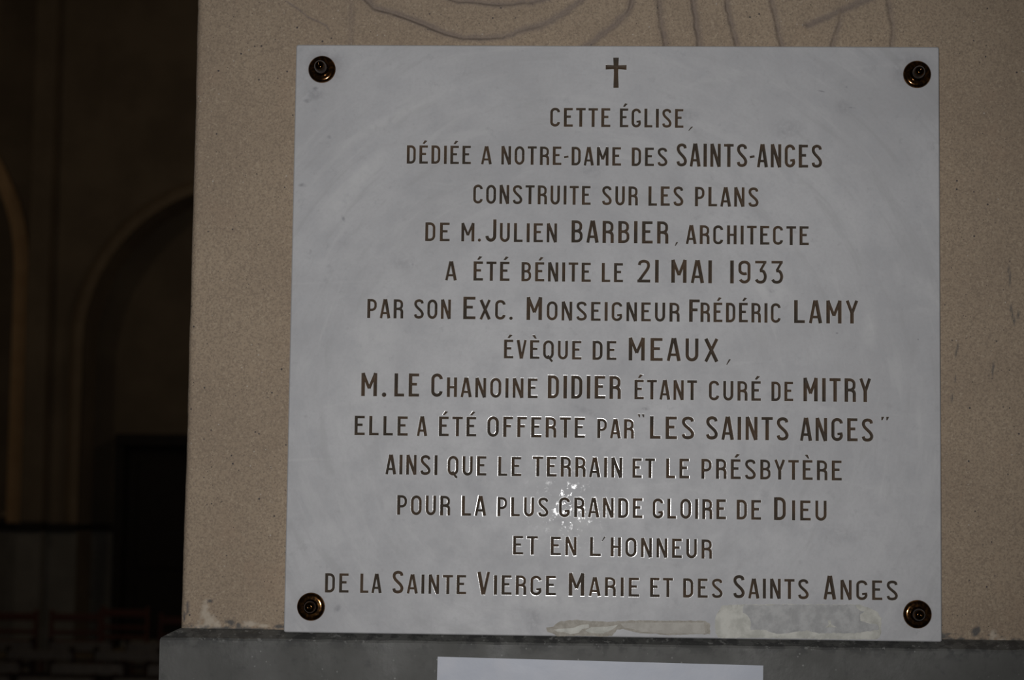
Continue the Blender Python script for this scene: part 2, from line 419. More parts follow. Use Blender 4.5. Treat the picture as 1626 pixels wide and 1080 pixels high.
    groove_gap_shade = np.maximum(groove_gap_shade, 1.6*np.exp(-(np.maximum(ed, 0)/0.0013)**2)*(ed > -0.003))  # gap shadow round the plaque, painted as a dark line on the plaster
    under = (np.abs(X) < PW/2+0.0008) & (Z < ZTOP+0.0008) & (Z > ZTOP-PH-0.0008)
    h = np.where(under, np.minimum(h, 0.0005), h)
    Y = Y - h*F
    side = 1-F
    X = X - h*side*1.2*(np.arange(len(xs)) < 9)
    # the plaster edge leans very slightly and bulges near its foot
    lean = np.interp(V[:, 0], [0, 250, 500, 750, 900, 960, 1000], [0.0, 0.0, 0.0, 0.0, 0.001, 0.0015, 0.001])
    X[:, :10] -= lean[:, None]
    nr, nc = X.shape
    verts = np.stack([X, Y, Z - ZJ], -1).reshape(-1, 3)
    idx = np.arange(nr*nc).reshape(nr, nc)
    q = np.stack([idx[:-1, :-1], idx[:-1, 1:], idx[1:, 1:], idx[1:, :-1]], -1).reshape(-1, 4)
    back = np.stack([idx[:-1, -1], idx[:-1, 0], idx[1:, 0], idx[1:, -1]], -1)
    q = np.concatenate([q, back])
    caps = [idx[0, ::-1], idx[-1, :]]
    me = bpy.data.meshes.new('pillar')
    me.vertices.add(len(verts)); me.vertices.foreach_set('co', verts.ravel())
    li_ = np.concatenate([q.ravel()]+caps); tot = np.array([4]*len(q)+[nc, nc])
    me.loops.add(len(li_)); me.loops.foreach_set('vertex_index', li_)
    me.polygons.add(len(tot)); me.polygons.foreach_set('loop_start', np.concatenate([[0], np.cumsum(tot)[:-1]])); me.polygons.foreach_set('loop_total', tot)
    me.update(calc_edges=True); me.validate()
    me.polygons.foreach_set('use_smooth', np.ones(len(me.polygons), bool))
    for nm, arr in (('groove_gap_shade', groove_gap_shade), ('pale', pale), ('paint', np.clip(paint, 0, 1))):
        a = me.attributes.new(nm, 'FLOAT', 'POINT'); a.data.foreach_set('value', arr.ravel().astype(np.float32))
    return me
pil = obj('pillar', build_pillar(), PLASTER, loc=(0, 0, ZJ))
tag(pil, 'beige rough plastered pillar behind the marble plaque, with incised curved lines near the top', 'pillar', kind='structure')

# plinth under the plaster: chamfered grey course, 25 mm proud
PJ = 0.0215
zA = float(P(300, 1012.5, PY-PJ)[2])
def build_plinth():
    bm = bmesh.new()
    D = 1.3
    x0, x1, y0, y1 = xl, xr, PY, PY+D
    rings = []
    prof = [(0.0, ZJ+0.001), (0.004, ZJ-0.0008), (0.5*PJ, 0.5*(ZJ+zA)+0.0004), (PJ-0.004, zA+0.0012), (PJ-0.0012, zA-0.0002), (PJ, zA-0.003), (PJ, zA-0.2), (PJ, 0.0)]
    NX = 260
    for e, z in prof:
        ring = []
        pts = [(x0-e, y1+e), (x0-e, y0-e+0.01)] + [(x0-e+(x1-x0+2*e)*k/NX, y0-e) for k in range(NX+1)] + [(x1+e, y1+e)]
        for i, (x, y) in enumerate(pts):
            j = 0 if z < zA-0.1 or e == 0 else float(fbm(x*1.0, y+z, 0.02, 77)-0.5)*0.0016
            ring.append(bm.verts.new((x, y+j*0.4, z+j-ZJ)))
        rings.append(ring)
    n = len(rings[0])
    for a, b in zip(rings, rings[1:]):
        for k in range(n): bm.faces.new((a[k], a[(k+1) % n], b[(k+1) % n], b[k]))
    bm.faces.new(rings[0]); bm.faces.new(rings[-1])
    return bm_mesh('plinth', bm)
pl = obj('plinth', build_plinth(), PLINTH, loc=(0, 0, ZJ))
tag(pl, 'dark grey painted plinth with a chamfered ledge under the plaster pillar', 'plinth', kind='structure')

# ------------------------------------------------------------------ inscription alphabet (stroke paths in a unit cap height)
A_, C_, B_ = 0.080, 0.065, 0.065        # half widths of stems, curves, arms
def arc(cx, cy, rx, ry, a0, a1, n=9):
    return [(cx+rx*math.cos(math.radians(a0+(a1-a0)*k/(n-1))), cy+ry*math.sin(math.radians(a0+(a1-a0)*k/(n-1)))) for k in range(n)]
def spline(p, n=5):
    out = []
    q = [p[0]] + p + [p[-1]]
    for i in range(1, len(q)-2):
        for k in range(n):
            t = k/n
            out.append(tuple(0.5*((2*q[i][j]) + (-q[i-1][j]+q[i+1][j])*t + (2*q[i-1][j]-5*q[i][j]+4*q[i+1][j]-q[i+2][j])*t*t
                       + (-q[i-1][j]+3*q[i][j]-3*q[i+1][j]+q[i+2][j])*t**3) for j in (0, 1)))
    out.append(p[-1]); return out
def glyph(ch):
    a, c, b = A_, C_, B_
    S = lambda *p, w=a: ('s', list(p), w)
    stemL = S((a, 0), (a, 1))
    if ch == 'I' or ch == '1': return 0.155, [S((a, 0), (a, 1))]
    if ch in 'EÉÈ':
        w = 0.47
        g = [stemL, S((a, 1-b), (w, 1-b), w=b), S((a, b), (w+.01, b), w=b), S((a, .535), (w*.80, .535), w=b)]
        if ch == 'É': g.append(('p', [(.17, 1.095), (.27, 1.075), (.44, 1.245), (.29, 1.275)]))
        if ch == 'È': g.append(('p', [(.34, 1.08), (.25, 1.075), (.10, 1.26), (.24, 1.28)]))
        return w, g
    if ch == 'F':
        w = 0.45; return w, [stemL, S((a, 1-b), (w, 1-b), w=b), S((a, .535), (w*.8, .535), w=b)]
    if ch == 'L': return 0.45, [stemL, S((a, b), (.45, b), w=b)]
    if ch == 'T': return 0.50, [S((.25, 0), (.25, 1)), S((0, 1-b), (.5, 1-b), w=b)]
    if ch == 'H': return 0.50, [stemL, S((.5-a, 0), (.5-a, 1)), S((a, .5), (.5-a, .5), w=b*.9)]
    if ch == 'N': return 0.53, [S((a*.9, 0), (a*.9, 1), w=a*.9), S((.53-a*.9, 0), (.53-a*.9, 1), w=a*.9), S((a*1.0, 1.0), (.53-a*1.0, 0.0), w=a*.95)]
    if ch == 'M':
        w = .64; return w, [S((a, 0), (a, 1)), S((w-a, 0), (w-a, 1)), S((a*.9, 1), (w/2, .33), w=a*.8), S((w-a*.9, 1), (w/2, .33), w=a*.8)]
    if ch == 'A':
        w = .55; return w, [S((a*.8, 0), (w/2-.03, 1), w=a*.82), S((w-a*.9, 0), (w/2+.02, 1), w=a), S((.13, .27), (w-.13, .27), w=b*.9)]
    if ch == 'V':
        w = .52; return w, [S((a, 1), (w/2-.01, 0), w=a), S((w-a*.8, 1), (w/2+.01, 0), w=a*.8)]
    if ch == 'Y':
        w = .52; return w, [S((w/2, 0), (w/2, .5)), S((a*.8, 1), (w/2, .44), w=a*.85), S((w-a*.8, 1), (w/2, .44), w=a*.85)]
    if ch == 'X':
        w = .58; return w, [S((a*.9, 1), (w-a, 0), w=a), S((w-a, 1), (a*.9, 0), w=a*.85)]
    def bowl(x0, x1, y0, y1, ry):
        rx = min(x1-x0, .2)
        return [(x0, y1)] + arc(x1-rx, y1-ry, rx, ry, 90, 0) + arc(x1-rx, y0+ry, rx, ry, 0, -90) + [(x0, y0)]
    if ch == 'D':
        w = .50; return w, [stemL, S(*bowl(a, w-c-.005, b, 1-b, .22), w=c+.005)]
    if ch == 'P':
        w = .49; return w, [stemL, S(*bowl(a, w-c, .43, 1-b, .2), w=c)]
    if ch == 'B':
        w = .50; return w, [stemL, S(*bowl(a, w-c-.02, .52, 1-b, .17), w=c), S(*bowl(a, w-c, b, .52, .18), w=c)]
    if ch == 'R':
        w = .50
        return w, [stemL, S(*bowl(a, w-c-.01, .50, 1-b, .17), w=c), S((.24, .50), *arc(w-c-.16, .34, .16, .16, 90, 0, 7), (w-c, 0), w=c+.008)]
    def ring(w, y0=C_, y1=1-C_, ry=.24):
        rx = w/2-c
        r = [(w-c, .5)] + arc(w/2, y1-ry, rx, ry, 0, 180, 15) + [(c, .5)]
        l = [(c, .5)] + arc(w/2, y0+ry, rx, ry, 180, 360, 15) + [(w-c, .5)]
        return [S(*r, w=c+.006), S(*l, w=c+.006)]
    if ch == 'O': return .53, ring(.53)
    if ch == 'Q': return .54, ring(.54) + [S((.24, .20), (.33, .04), (.47, -.13), w=c*.9)]
    if ch == 'U':
        w = .52; return w, [S((a*.95, 1), (a*.95, .28), *arc(w/2, .28, w/2-a*.95, .28-c, 180, 360, 13), (w-a*.95, 1), w=c+.008)]
    if ch == 'J':
        w = .50; return w, [S((w-a, 1.0), (w-a, .26), *arc(w-a-.17, .26, .17, .26-c, 0, -180, 13)[1:], w=c+.008)]
    if ch == 'C':
        w = .51; return w, [S(*arc(w/2, .76, w/2-c, .24-c, 0, 180, 13), *arc(w/2, .24, w/2-c, .24-c, 180, 360, 13), w=c+.006)]
    if ch == 'G':
        w = .52; return w, [S(*arc(w/2, .76, w/2-c, .24-c, 0, 180, 13), *arc(w/2, .24, w/2-c, .24-c, 180, 360, 13), (w-c-.01, .30), w=c+.006),
                            S((w-c*.2, .33), (w*.52, .30), w=b*.85)]
    if ch == 'S':
        w = .52
        return w, [S(*spline([(w-c-.01, .78), (w-c-.05, .89), (w/2, 1-c), (c+.05, .88), (c+.01, .75), (c+.07, .62), (w/2, .50), (w-c-.07, .38),
                              (w-c, .24), (w-c-.05, .11), (w/2, c), (c+.05, .10), (c, .22)], 4), w=c+.006)]
    if ch == '2':
        w = .52
        return w, [S(*spline([(c+.01, .76), (c+.05, .88), (w/2, 1-c), (w-c-.04, .88), (w-c, .74), (w-c-.05, .58), (.22, .30), (.07, .07)], 4), w=c), S((0, b), (w+.01, b), w=b)]
    if ch == '3':
        w = .50
        return w, [S((.0, 1-b), (w-.02, 1-b), w=b*.9), S((w-.07, 1-b), (.22, .56), w=c*.8),
                   S(*spline([(.20, .56), (.34, .54), (w-c-.02, .42), (w-c, .28), (w-c-.06, .12), (w/2, c), (c+.05, .09), (c-.02, .18)], 4), w=c)]
    if ch == '9':
        w = .52
        return w, [S((w-c, .68), *arc(w/2, .78, w/2-c, .22-c, 0, 180, 11), *arc(w/2, .58, w/2-c, .16, 180, 300, 9), w=c),
                   S((w-c, .78), (w-c, .26), *arc(w/2, .25, w/2-c, .25-c, 0, -155, 12), w=c)]
    if ch == '-': return .26, [S((0, .43), (.24, .47), w=.055)]
    if ch == '.': return .15, [('p', [(.075+.075*math.cos(t*math.pi/5), .065+.075*math.sin(t*math.pi/5)) for t in range(10)])]
    raise KeyError(ch)

# words: (text, x0, x1, y_top, y_bottom) measured at the word's left end; ',' and quotes as their own strokes
LINES = [
 [('CETTE',874,968.8,171,200.9),('ÉGLISE',984.4,1085,172.1,202),(',',1092.8,1100,201.4,207.5)],
 [('DÉDIÉE',646.2,747.4,230.8,260),('A',764,781,232,260.7),('NOTRE-DAME',796.3,985.8,232,261.4),('DES',1003.2,1059.6,233.7,263),('SAINTS-ANGES',1074.7,1305,228,264.7)],
 [('CONSTRUITE',751.9,937.5,293.2,323.3),('SUR',956.2,1012.5,295.4,325.7),('LES',1029.8,1084.9,295.7,326.6),('PLANS',1103.6,1204.4,296.7,327.6)],
 [('DE',675.2,713.5,353.2,382.9),('M',732.4,753.5,354,383.3),('.',759,763.6,354,383.5),('J',770.8,788.3,348.3,383.7),('ULIEN',793.8,884.4,354.2,384.3),('BARBIER',907.6,1061.1,349.9,385.2),(',',1071.5,1076.3,384.7,390.5),('ARCHITECTE',1089.2,1284,357.4,387.3)],
 [('A',707,725.5,414.8,445),('ÉTÉ',752,808.6,415.5,446),('BÉNITE',828.3,937.8,416.2,446.7),('LE',955.7,988.9,417.2,447.5),('21',1012.3,1045.8,412.3,448.5),('MAI',1065.9,1130.4,412.8,449.2),('1933',1159.4,1243.6,413.5,450)],
 [('PAR',583.5,640,475,505.3),('SON',657.8,715.6,475.5,506.3),('E',735.3,754.5,470.8,506.5),('XC',761.4,802.5,476.3,507.3),('.',809,814,476,507.5),('M',836.2,860.8,472,508.2),('ONSEIGNEUR',868.4,1079,478.2,508.2),('F',1094.2,1111,475,510.7),('RÉDÉRIC',1112.5,1239.4,480.4,511.4),('LAMY',1260.8,1362.9,476.8,513.2)],
 [('ÉVÈQUE',800.3,922.9,539.5,569.2),('DE',941,978.4,540.8,571.1),('MEAUX',998.1,1141.6,536.2,572.5),(',',1153.2,1160,570.8,579.3)],
 [('M',573.8,598.7,592.2,628.8),('.',606.8,613.4,594,629.2),('LE',626.6,665,592.8,629.6),('C',685.3,702.4,593,630),('HANOINE',709.7,853.1,599.8,631),('DIDIER',870.2,985.4,595.8,632.3),('ÉTANT',1007.6,1106.7,603,634.2),('CURÉ',1126,1207.9,604.4,635.5),('DE',1225,1259.3,605.2,636),('MITRY',1275.8,1383.2,601,638.3)],
 [('ELLE',563,646.9,660.4,691),('A',662.3,678,660.7,691.8),('ÉTÉ',697,755.7,661.3,692.4),('OFFERTE',774.1,928.3,662,694.3),('PAR',948.6,1006.3,664.8,695.6),('“',1012.5,1023.3,657.7,662.8),('LES',1032,1102.3,660.4,696.2),('SAINTS',1121.3,1252,661.5,698.3),('ANGES',1270.4,1386.5,663.4,700),('”',1399.5,1412.5,661.8,667.5)],
 [('AINSI',612.4,694.2,722.4,753.7),('QUE',711,771.8,723.6,754.4),('LE',790.9,827.2,724.5,755),('TERRAIN',845.9,988.2,725.7,757.4),('ET',1004.5,1040,727.5,758.4),('LE',1057.8,1094,728.2,759.5),('PRÉSBYTÈRE',1113.7,1336.4,728.7,760.2)],
 [('POUR',630.8,714.5,786.4,817.5),('LA',733.2,771.8,787.1,818.7),('PLUS',789.8,870.6,789,819.4),('GRANDE',887.9,1020.2,790.2,821.5),('GLOIRE',1036.8,1152.5,791.8,823.3),('DE',1169.8,1208.3,793.7,825),('D',1228.9,1248,789.5,825.7),('IEU',1257.4,1313,794.8,826.4)],
 [('ET',814.4,853.7,851.2,880.7),('EN',874.3,915.6,852.4,881.9),('L',936.3,954,852.7,882.8),('’',955.6,961.2,852.7,859.4),('HONNEUR',969.7,1130.6,853.9,884.3)],
 [('DE',516.2,553.1,910.8,941.3),('LA',572.3,605.7,911.4,942.1),('S',623.4,640.2,906.4,942.4),('AINTE',646.1,739.7,912.3,942.7),('V',757.4,778,907.9,943.9),('IERGE',784.3,882.3,913.8,944.8),('M',903,928,909.4,945.4),('ARIE',934.8,1014.6,916.2,946.3),('ET',1032.3,1068.6,916.8,947.2),('DES',1084.6,1147.5,917.6,948),('S',1164.6,1182.3,913.2,949.8),('AINTS',1188.2,1284.1,919.1,950.7),('A',1307.7,1327.5,915.3,952.8),('NGES',1334.3,1425.8,921.8,953)],
]
ORDINAL = ['first', 'second', 'third', 'fourth', 'fifth', 'sixth', 'seventh', 'eighth', 'ninth', 'tenth', 'eleventh', 'twelfth', 'last']
LINE_TEXT = ['begins CETTE', 'begins DEDIEE', 'begins CONSTRUITE', 'ends ARCHITECTE', 'ends 21 MAI 1933', 'begins PAR SON', 'begins EVEQUE',
 'begins M. LE', 'begins ELLE A', 'begins AINSI QUE', 'begins POUR LA', 'begins ET EN', 'begins DE LA']

def ribbon(pts, hw, ext=0.0):
    q = [pts[0]]
    for p in pts[1:]:
        if math.hypot(p[0]-q[-1][0], p[1]-q[-1][1]) > 0.05: q.append(p)
    pts = np.array(q, float)
    d = np.diff(pts, axis=0); d /= np.linalg.norm(d, axis=1)[:, None]
    pts[0] -= d[0]*ext; pts[-1] += d[-1]*ext
    L, Rr = [], []
    for i in range(len(pts)):
        if i == 0: t = d[0]; k = 1
        elif i == len(pts)-1: t = d[-1]; k = 1
        else:
            t = d[i-1]+d[i]; t /= np.linalg.norm(t); k = 1/max(0.6, t @ d[i])
        nrm = np.array([-t[1], t[0]])*hw*k
        L.append(pts[i]+nrm); Rr.append(pts[i]-nrm)
    return L + Rr[::-1], pts
LIPW = 0.62                              # mm of eased edge around each letter
V2, E2, F2, FT = [], [], [], []          # CDT input in millimetres
def ccw(pts):
    a = sum(p[0]*q[1]-q[0]*p[1] for p, q in zip(pts, list(pts[1:])+[pts[0]]))
    return list(pts) if a > 0 else list(pts)[::-1]
def add_poly(pts, t):
    pts = ccw(list(pts))
    b = len(V2)
    V2.extend(Vector((float(p[0]), float(p[1]))) for p in pts); F2.append(list(range(b, b+len(pts)))); FT.append(t)
def add_center(pts):
    b = len(V2)
    V2.extend(Vector((float(p[0]), float(p[1]))) for p in pts)
    E2.extend((b+i, b+i+1) for i in range(len(pts)-1))
def add_stroke(pts, hw, line):
    add_poly(ribbon(pts, hw)[0], (line, 0)); add_poly(ribbon(pts, hw+LIPW, LIPW)[0], (line, 1))
    _, c = ribbon(pts, hw)
    ln = np.linalg.norm(np.diff(c, axis=0), axis=1)
    c = c.copy()
    if ln[0] > hw*1.3: c[0] += (c[1]-c[0])/ln[0]*hw
    if ln[-1] > hw*1.3: c[-1] += (c[-2]-c[-1])/ln[-1]*hw
    add_center(c)
def add_shape(pts, line):
    pts = np.array(pts, float); c = pts.mean(0)
    add_poly(pts, (line, 0))
    r = np.linalg.norm(pts-c, axis=1)
    add_poly(c+(pts-c)*((r+LIPW)/r)[:, None], (line, 1))
    add_center([c, c+np.array([0.05, 0.05])])
def mm(u, v):
    p = P(u, v); return p[0]*1000, (p[2]-PLQ[2])*1000
for li, words in enumerate(LINES):
    reg = [w for w in words if w[0] not in ',“”’.']
    zb = np.array([mm(w[1], w[4]) for w in reg])
    k, q = np.polyfit(zb[:, 0], zb[:, 1], 1)
    for (t, x0, x1, yt, yb) in words:
        X0, Zt = mm(x0, yt); X1, _ = mm(x1, yb); _, Zb = mm(x0, yb)
        if t in (',', '’'):
            wd = 2.1 if t == ',' else 1.7
            add_shape([(X0, Zb), (X0+wd*.45, Zb-0.1), (X1+.2, Zt-.2), (X1-wd*.2, Zt+.5), (X1-wd, Zt)], li); continue
        if t in '“”':
            ww = (X1-X0)*0.40
            for s in (0, 1):
                xa = X0 + s*(X1-X0-ww)
                top = [(xa, Zt), (xa+ww*.9, Zt)]; bot = [(xa+ww*.55, Zb), (xa+ww*.9, Zb)] if t == '“' else [(xa+ww*.35, Zb), (xa, Zb)]
                add_shape([top[0], top[1]] + (bot[::-1] if t == '“' else bot), li)
            continue
        base = k*X0+q; H = Zt-Zb
        if t == '.':
            c = ((X0+X1)/2, base+1.9); r = (X1-X0)/2
            add_shape([(c[0]+r*math.cos(a*math.pi/6), c[1]+r*math.sin(a*math.pi/6)) for a in range(12)], li); continue
        gs = [glyph(ch) for ch in t]
        GAP = {'T': .15, 'A': .13, 'V': .13, 'Y': .13, '-': .10}
        gaps = [0.5*(GAP.get(a, .20)+GAP.get(b, .20)) for a, b in zip(t, t[1:])]
        nat = sum(g[0] for g in gs)+sum(gaps)
        sx = (X1-X0)/nat; cur = X0
        for i, (wd, items) in enumerate(gs):
            jz = random.uniform(-.12, .12)
            for it in items:
                tr = lambda p: (cur+p[0]*sx, base+jz+k*(cur-X0)+p[1]*H)
                if it[0] == 's':
                    add_stroke([tr(p) for p in it[1]], it[2]*H*0.98*min(1.0, 0.5+0.5*sx/H) if sx < H else it[2]*H*0.98, li)
                else: add_shape([tr(p) for p in it[1]], li)
            cur += (wd + (gaps[i] if i < len(gaps) else 0))*sx
# the cross, line index 13
cu = 978.2
def flare(u0, v0, u1, v1, w0, w1, w2):
    a = np.array(mm(u0, v0)); b = np.array(mm(u1, v1)); m = (a+b)/2; d = (b-a)/np.linalg.norm(b-a); nn = np.array([-d[1], d[0]])
    kk = 0.78
    return [a+nn*w0*kk, m+nn*w1*kk, b+nn*w2*kk, b-nn*w2*kk, m-nn*w1*kk, a-nn*w0*kk]
for pts, big in ((flare(cu, 91.5, cu, 139.5, 4.4, 3.4, 4.2), 0), (flare(961.8, 106.6, 994.8, 107.0, 4.0, 2.9, 4.0), 0)):
    add_poly(pts, (13, 0)); c = np.mean(pts, axis=0)
    r = np.linalg.norm(np.array(pts)-c, axis=1)
    add_poly(c+(np.array(pts)-c)*((r+LIPW)/r)[:, None], (13, 1))
add_center([mm(cu, 95), mm(cu, 136)]); add_center([mm(965, 106.6), mm(991.5, 107)])
# plate outline with slightly rounded corners, in mm
def outline(ins, r):
    W2, H2 = PW*500-ins, PH*1000
    out = []
    for cx, cy, a0 in ((W2-r, ins+r, -90), (W2-r, H2-ins-r, 0), (-W2+r, H2-ins-r, 90), (-W2+r, ins+r, 180)):
        for k in range(5):
            a = math.radians(a0+90*k/4); out.append((cx+r*math.cos(a), cy+r*math.sin(a)))
    return out
OUT = outline(1.2, 2.0)
add_poly(OUT, (-1, -1))
cv, ce, cf, ov, oe, of = delaunay_2d_cdt(V2, E2, F2, 0, 1e-3)
cv = np.array([tuple(v) for v in cv])
lab = []
for ids in of:
    inner = [FT[i][0] for i in ids if FT[i][1] == 0]
    if inner: lab.append(inner[0])
    elif any(FT[i][1] == 1 for i in ids): lab.append(-2)
    elif ids: lab.append(-1)
    else: lab.append(-9)
tris = np.array([tuple(f) for f in cf]); lab = np.array(lab)
dep = np.zeros(len(cv))
inn = np.zeros(len(cv), bool); other = np.zeros(len(cv), bool); plain = np.zeros(len(cv), bool)
inn[tris[lab >= 0].ravel()] = True; other[tris[lab < 0].ravel()] = True; plain[tris[lab == -1].ravel()] = True
LIPD = 0.024
dep[inn & other] = LIPD
for li in range(14):
    T = tris[lab == li]
    from_edges = {}
    for a, b, c in T:
        for e in ((a, b), (b, c), (c, a)):
            kx = (min(e), max(e)); from_edges[kx] = from_edges.get(kx, 0)+1
    bd = np.array([e for e, n_ in from_edges.items() if n_ == 1])
    vi = np.unique(T.ravel()); vi = vi[~other[vi]]
    A0, B0 = cv[bd[:, 0]], cv[bd[:, 1]]; D0 = B0-A0; L2 = (D0**2).sum(1)+1e-12
    for v in vi:
        t = np.clip(((cv[v]-A0)*D0).sum(1)/L2, 0, 1)
        dmin = np.sqrt((((A0+t[:, None]*D0)-cv[v])**2).sum(1).min())
        dep[v] = LIPD + min(0.38*dmin, 0.9)
def submesh(name, sel, extra=None):
    T = tris[sel]; u, inv = np.unique(T.ravel(), return_inverse=True)
    vv = np.column_stack([cv[u, 0]/1000, dep[u]/1000, cv[u, 1]/1000])
    faces = [tuple(int(i) for i in f) for f in inv.reshape(-1, 3)]
    return vv, faces, u
plaque = empty('marble_plaque', tuple(PLQ))
tag(plaque, 'large white marble plaque engraved with thirteen lines of French text, fixed to the beige pillar', 'plaque')
vv, faces, u = submesh('slab', (lab == -1) | (lab == -2))
lipf = lab[(lab == -1) | (lab == -2)] == -2
vv = list(map(tuple, vv)); nb = len(vv); n_front = len(faces)
rimpts = [OUT, outline(0.0, 2.6), outline(0.0, 2.6)]
yy = [0.0, 0.0011, PT-0.001]
rings = []
for pts, y in zip(rimpts, yy):
    rings.append([len(vv)+i for i in range(len(pts))]); vv += [(p[0]/1000, y, p[1]/1000) for p in pts]
m_ = len(OUT)
for a, b in zip(rings, rings[1:]):
    for i in range(m_): faces.append((a[i], a[(i+1) % m_], b[(i+1) % m_], b[i]))
faces.append(tuple(rings[-1]))
me = from_py('slab', vv, faces)
me.materials.append(MARBLE); me.materials.append(LIP)
mi = np.zeros(len(faces), np.int32); mi[:n_front][lipf] = 1
me.polygons.foreach_set('material_index', mi)
bm = bmesh.new(); bm.from_mesh(me); bmesh.ops.recalc_face_normals(bm, faces=bm.faces)
for f in bm.faces:
    if f.material_index == 1 or (f.calc_center_median().y < 1e-4 and abs(f.normal.y) > .9):
        if f.normal.y > 0: f.normal_flip()
bm.to_mesh(me); bm.free()
slab = obj('slab', me, parent=plaque)
for li in range(14):
    vv, faces, u = submesh('x', lab == li)
    me = from_py('inscription_line' if li < 13 else 'cross', vv, faces)
    bm = bmesh.new(); bm.from_mesh(me)
    bm.normal_update()
    for f in bm.faces:
        if f.normal.y > 0: f.normal_flip()
    bm.to_mesh(me); bm.free()
    o = obj('inscription_line' if li < 13 else 'engraved_cross', me, LETTER, plaque)
    o['label'] = ('%s brown engraved line of the plaque text, %s' % (ORDINAL[li], LINE_TEXT[li])) if li < 13 else 'brown engraved latin cross above the text'

# bronze studs at the four corners
CAP = [(0.0005, 0.0), (0.0170, 0.0), (0.01725, 0.0008), (0.0171, 0.0018), (0.0166, 0.0028), (0.0158, 0.0036), (0.0149, 0.00415), (0.0139, 0.0045),
       (0.0128, 0.0047), (0.0115, 0.0048), (0.0005, 0.0048)]
KNOB = [(0.0005, 0.003), (0.0094, 0.003), (0.0093, 0.0052), (0.0088, 0.0085), (0.0080, 0.0125), (0.0071, 0.0160), (0.0061, 0.0188), (0.0048, 0.0206),
        (0.0034, 0.0216), (0.0019, 0.0220), (0.0011, 0.0213), (0.0002, 0.0212)]
for (u, v), nm, sc in zip(STUDS, ('upper left', 'upper right', 'lower left', 'lower right'), (1.3, 1.15, 0.8, 1.0)):
    bm = bmesh.new(); lathe(bm, CAP, 56, 'y')
    p = P(u, v) - PLQ
    o = obj('screw_stud', bm_mesh('screw_stud', bm), BRONZE, plaque, loc=(float(p[0]), -0.0002, float(p[2])), smooth=True)
    o.rotation_euler = (0, random.uniform(0, 6), 0)
    o['label'] = 'dark bronze stud with a pointed knob at the %s corner of the plaque' % nm
    bm = bmesh.new(); lathe(bm, [(r, h*sc if h > .004 else h) for r, h in KNOB], 48, 'y'); kn = obj('knob', bm_mesh('knob', bm), KNOBM, o, smooth=True)

# dried glue left on the lower edge of the plaque
def flat_shape(name, pts, mat, h, label, ybase=0.0, jitter=0.7, seed=1, parent=None):
    """irregular thin crust: outline in photo pixels on the plaque face, thickened by h with a sloped rim"""
    q = []
    rr = np.random.RandomState(seed)
    for (a, b), (c, d) in zip(pts, pts[1:]+pts[:1]):
        n_ = max(1, int(math.hypot(c-a, d-b)/4))
        for k in range(n_):
            q.append((a+(c-a)*k/n_+rr.uniform(-1, 1)*jitter, b+(d-b)*k/n_+rr.uniform(-1, 1)*jitter))
    W = [P(u, v) - PLQ for u, v in q]
    cen = np.mean(W, axis=0)
    A = ccw([Vector((p[0], p[2])) for p in W])
    # interior sample points give the crust a lumpy top
    lo = np.min(W, axis=0); hi = np.max(W, axis=0)
    inner = []
    for x in np.arange(lo[0], hi[0], 0.004):
        for z in np.arange(lo[2], hi[2], 0.004):
            inner.append(Vector((x+rr.uniform(-.0012, .0012), z+rr.uniform(-.0012, .0012))))
    vs2, _, fs, _, _, of2 = delaunay_2d_cdt(A+inner, [], [list(range(len(A)))], 0, 1e-6)
    keep = [tuple(f) for f, ids in zip(fs, of2) if ids]
    used = sorted({i for f in keep for i in f}); mp = {i: k for k, i in enumerate(used)}
    cnt = {}
    for f in keep:
        for e in ((f[0], f[1]), (f[1], f[2]), (f[2], f[0])): cnt[tuple(sorted(e))] = cnt.get(tuple(sorted(e)), 0)+1
    bde = [e for e, n_ in cnt.items() if n_ == 1]; bset = {i for e in bde for i in e}
    verts = []
    for i in used:
        x, z = vs2[i]
        t = h*(0.45 if i in bset else 0.75+0.5*float(fbm(x, z, 0.012, seed)))
        verts.append((x, -(ybase+t), z))
    faces = [tuple(mp[i] for i in f) for f in keep]
    bi = {}
    for i in bset:
        bi[i] = len(verts); x, z = vs2[i]; verts.append((x, -(ybase-0.00002), z))
    for a, b in bde: faces.append((mp[a], mp[b], bi[b], bi[a]))
    me = from_py(name, verts, faces)
    bm = bmesh.new(); bm.from_mesh(me); bmesh.ops.recalc_face_normals(bm, faces=bm.faces); bm.to_mesh(me); bm.free()
    o = obj(name, me, mat, parent or plaque); o['label'] = label
    return o
S6 = lambda x, y: (820+x/2.017, 900+y/2.017)
S5 = lambda x, y: (1110+x/5.245, 940+y/5.245)
SL = lambda x, y: (840+x/5.245, 960+y/5.245)
big = [S5(*p) for p in [(190,112),(365,106),(700,104),(1100,106),(1340,104),(1380,125),(1440,140),(1490,175),(1518,220),(1518,350),(1500,380),(1480,398),(900,392),(500,384),(160,384),(135,340),(132,230),(150,180)]]
gp = flat_shape('glue_patch', big, GLUE, 0.0007, 'wide beige patch of dried glue at the lower right edge of the plaque', seed=3)
core = [S5(*p) for p in [(372,108),(480,112),(700,106),(1000,108),(1300,108),(1325,150),(1380,165),(1340,190),(1345,240),(1420,262),(1490,275),(1500,310),(1400,330),(1290,345),(1100,342),(1000,345),(900,322),(830,330),(740,345),(640,350),(560,322),(480,315),(430,318),(425,230),(400,190),(360,170)]]
flat_shape('scraped_patch', core, GLUE_SCRAPED, 0.0004, 'grey scraped middle of the wide glue patch', ybase=0.0007, seed=4, parent=gp)
flat_shape('glue_lump', [S5(*p) for p in [(1070,235),(1095,235),(1100,270),(1150,295),(1050,297),(1080,270)]], GLUE, 0.0006, 'small pale glue lump on the grey scraped area', ybase=0.0011, jitter=.3, seed=5, parent=gp)
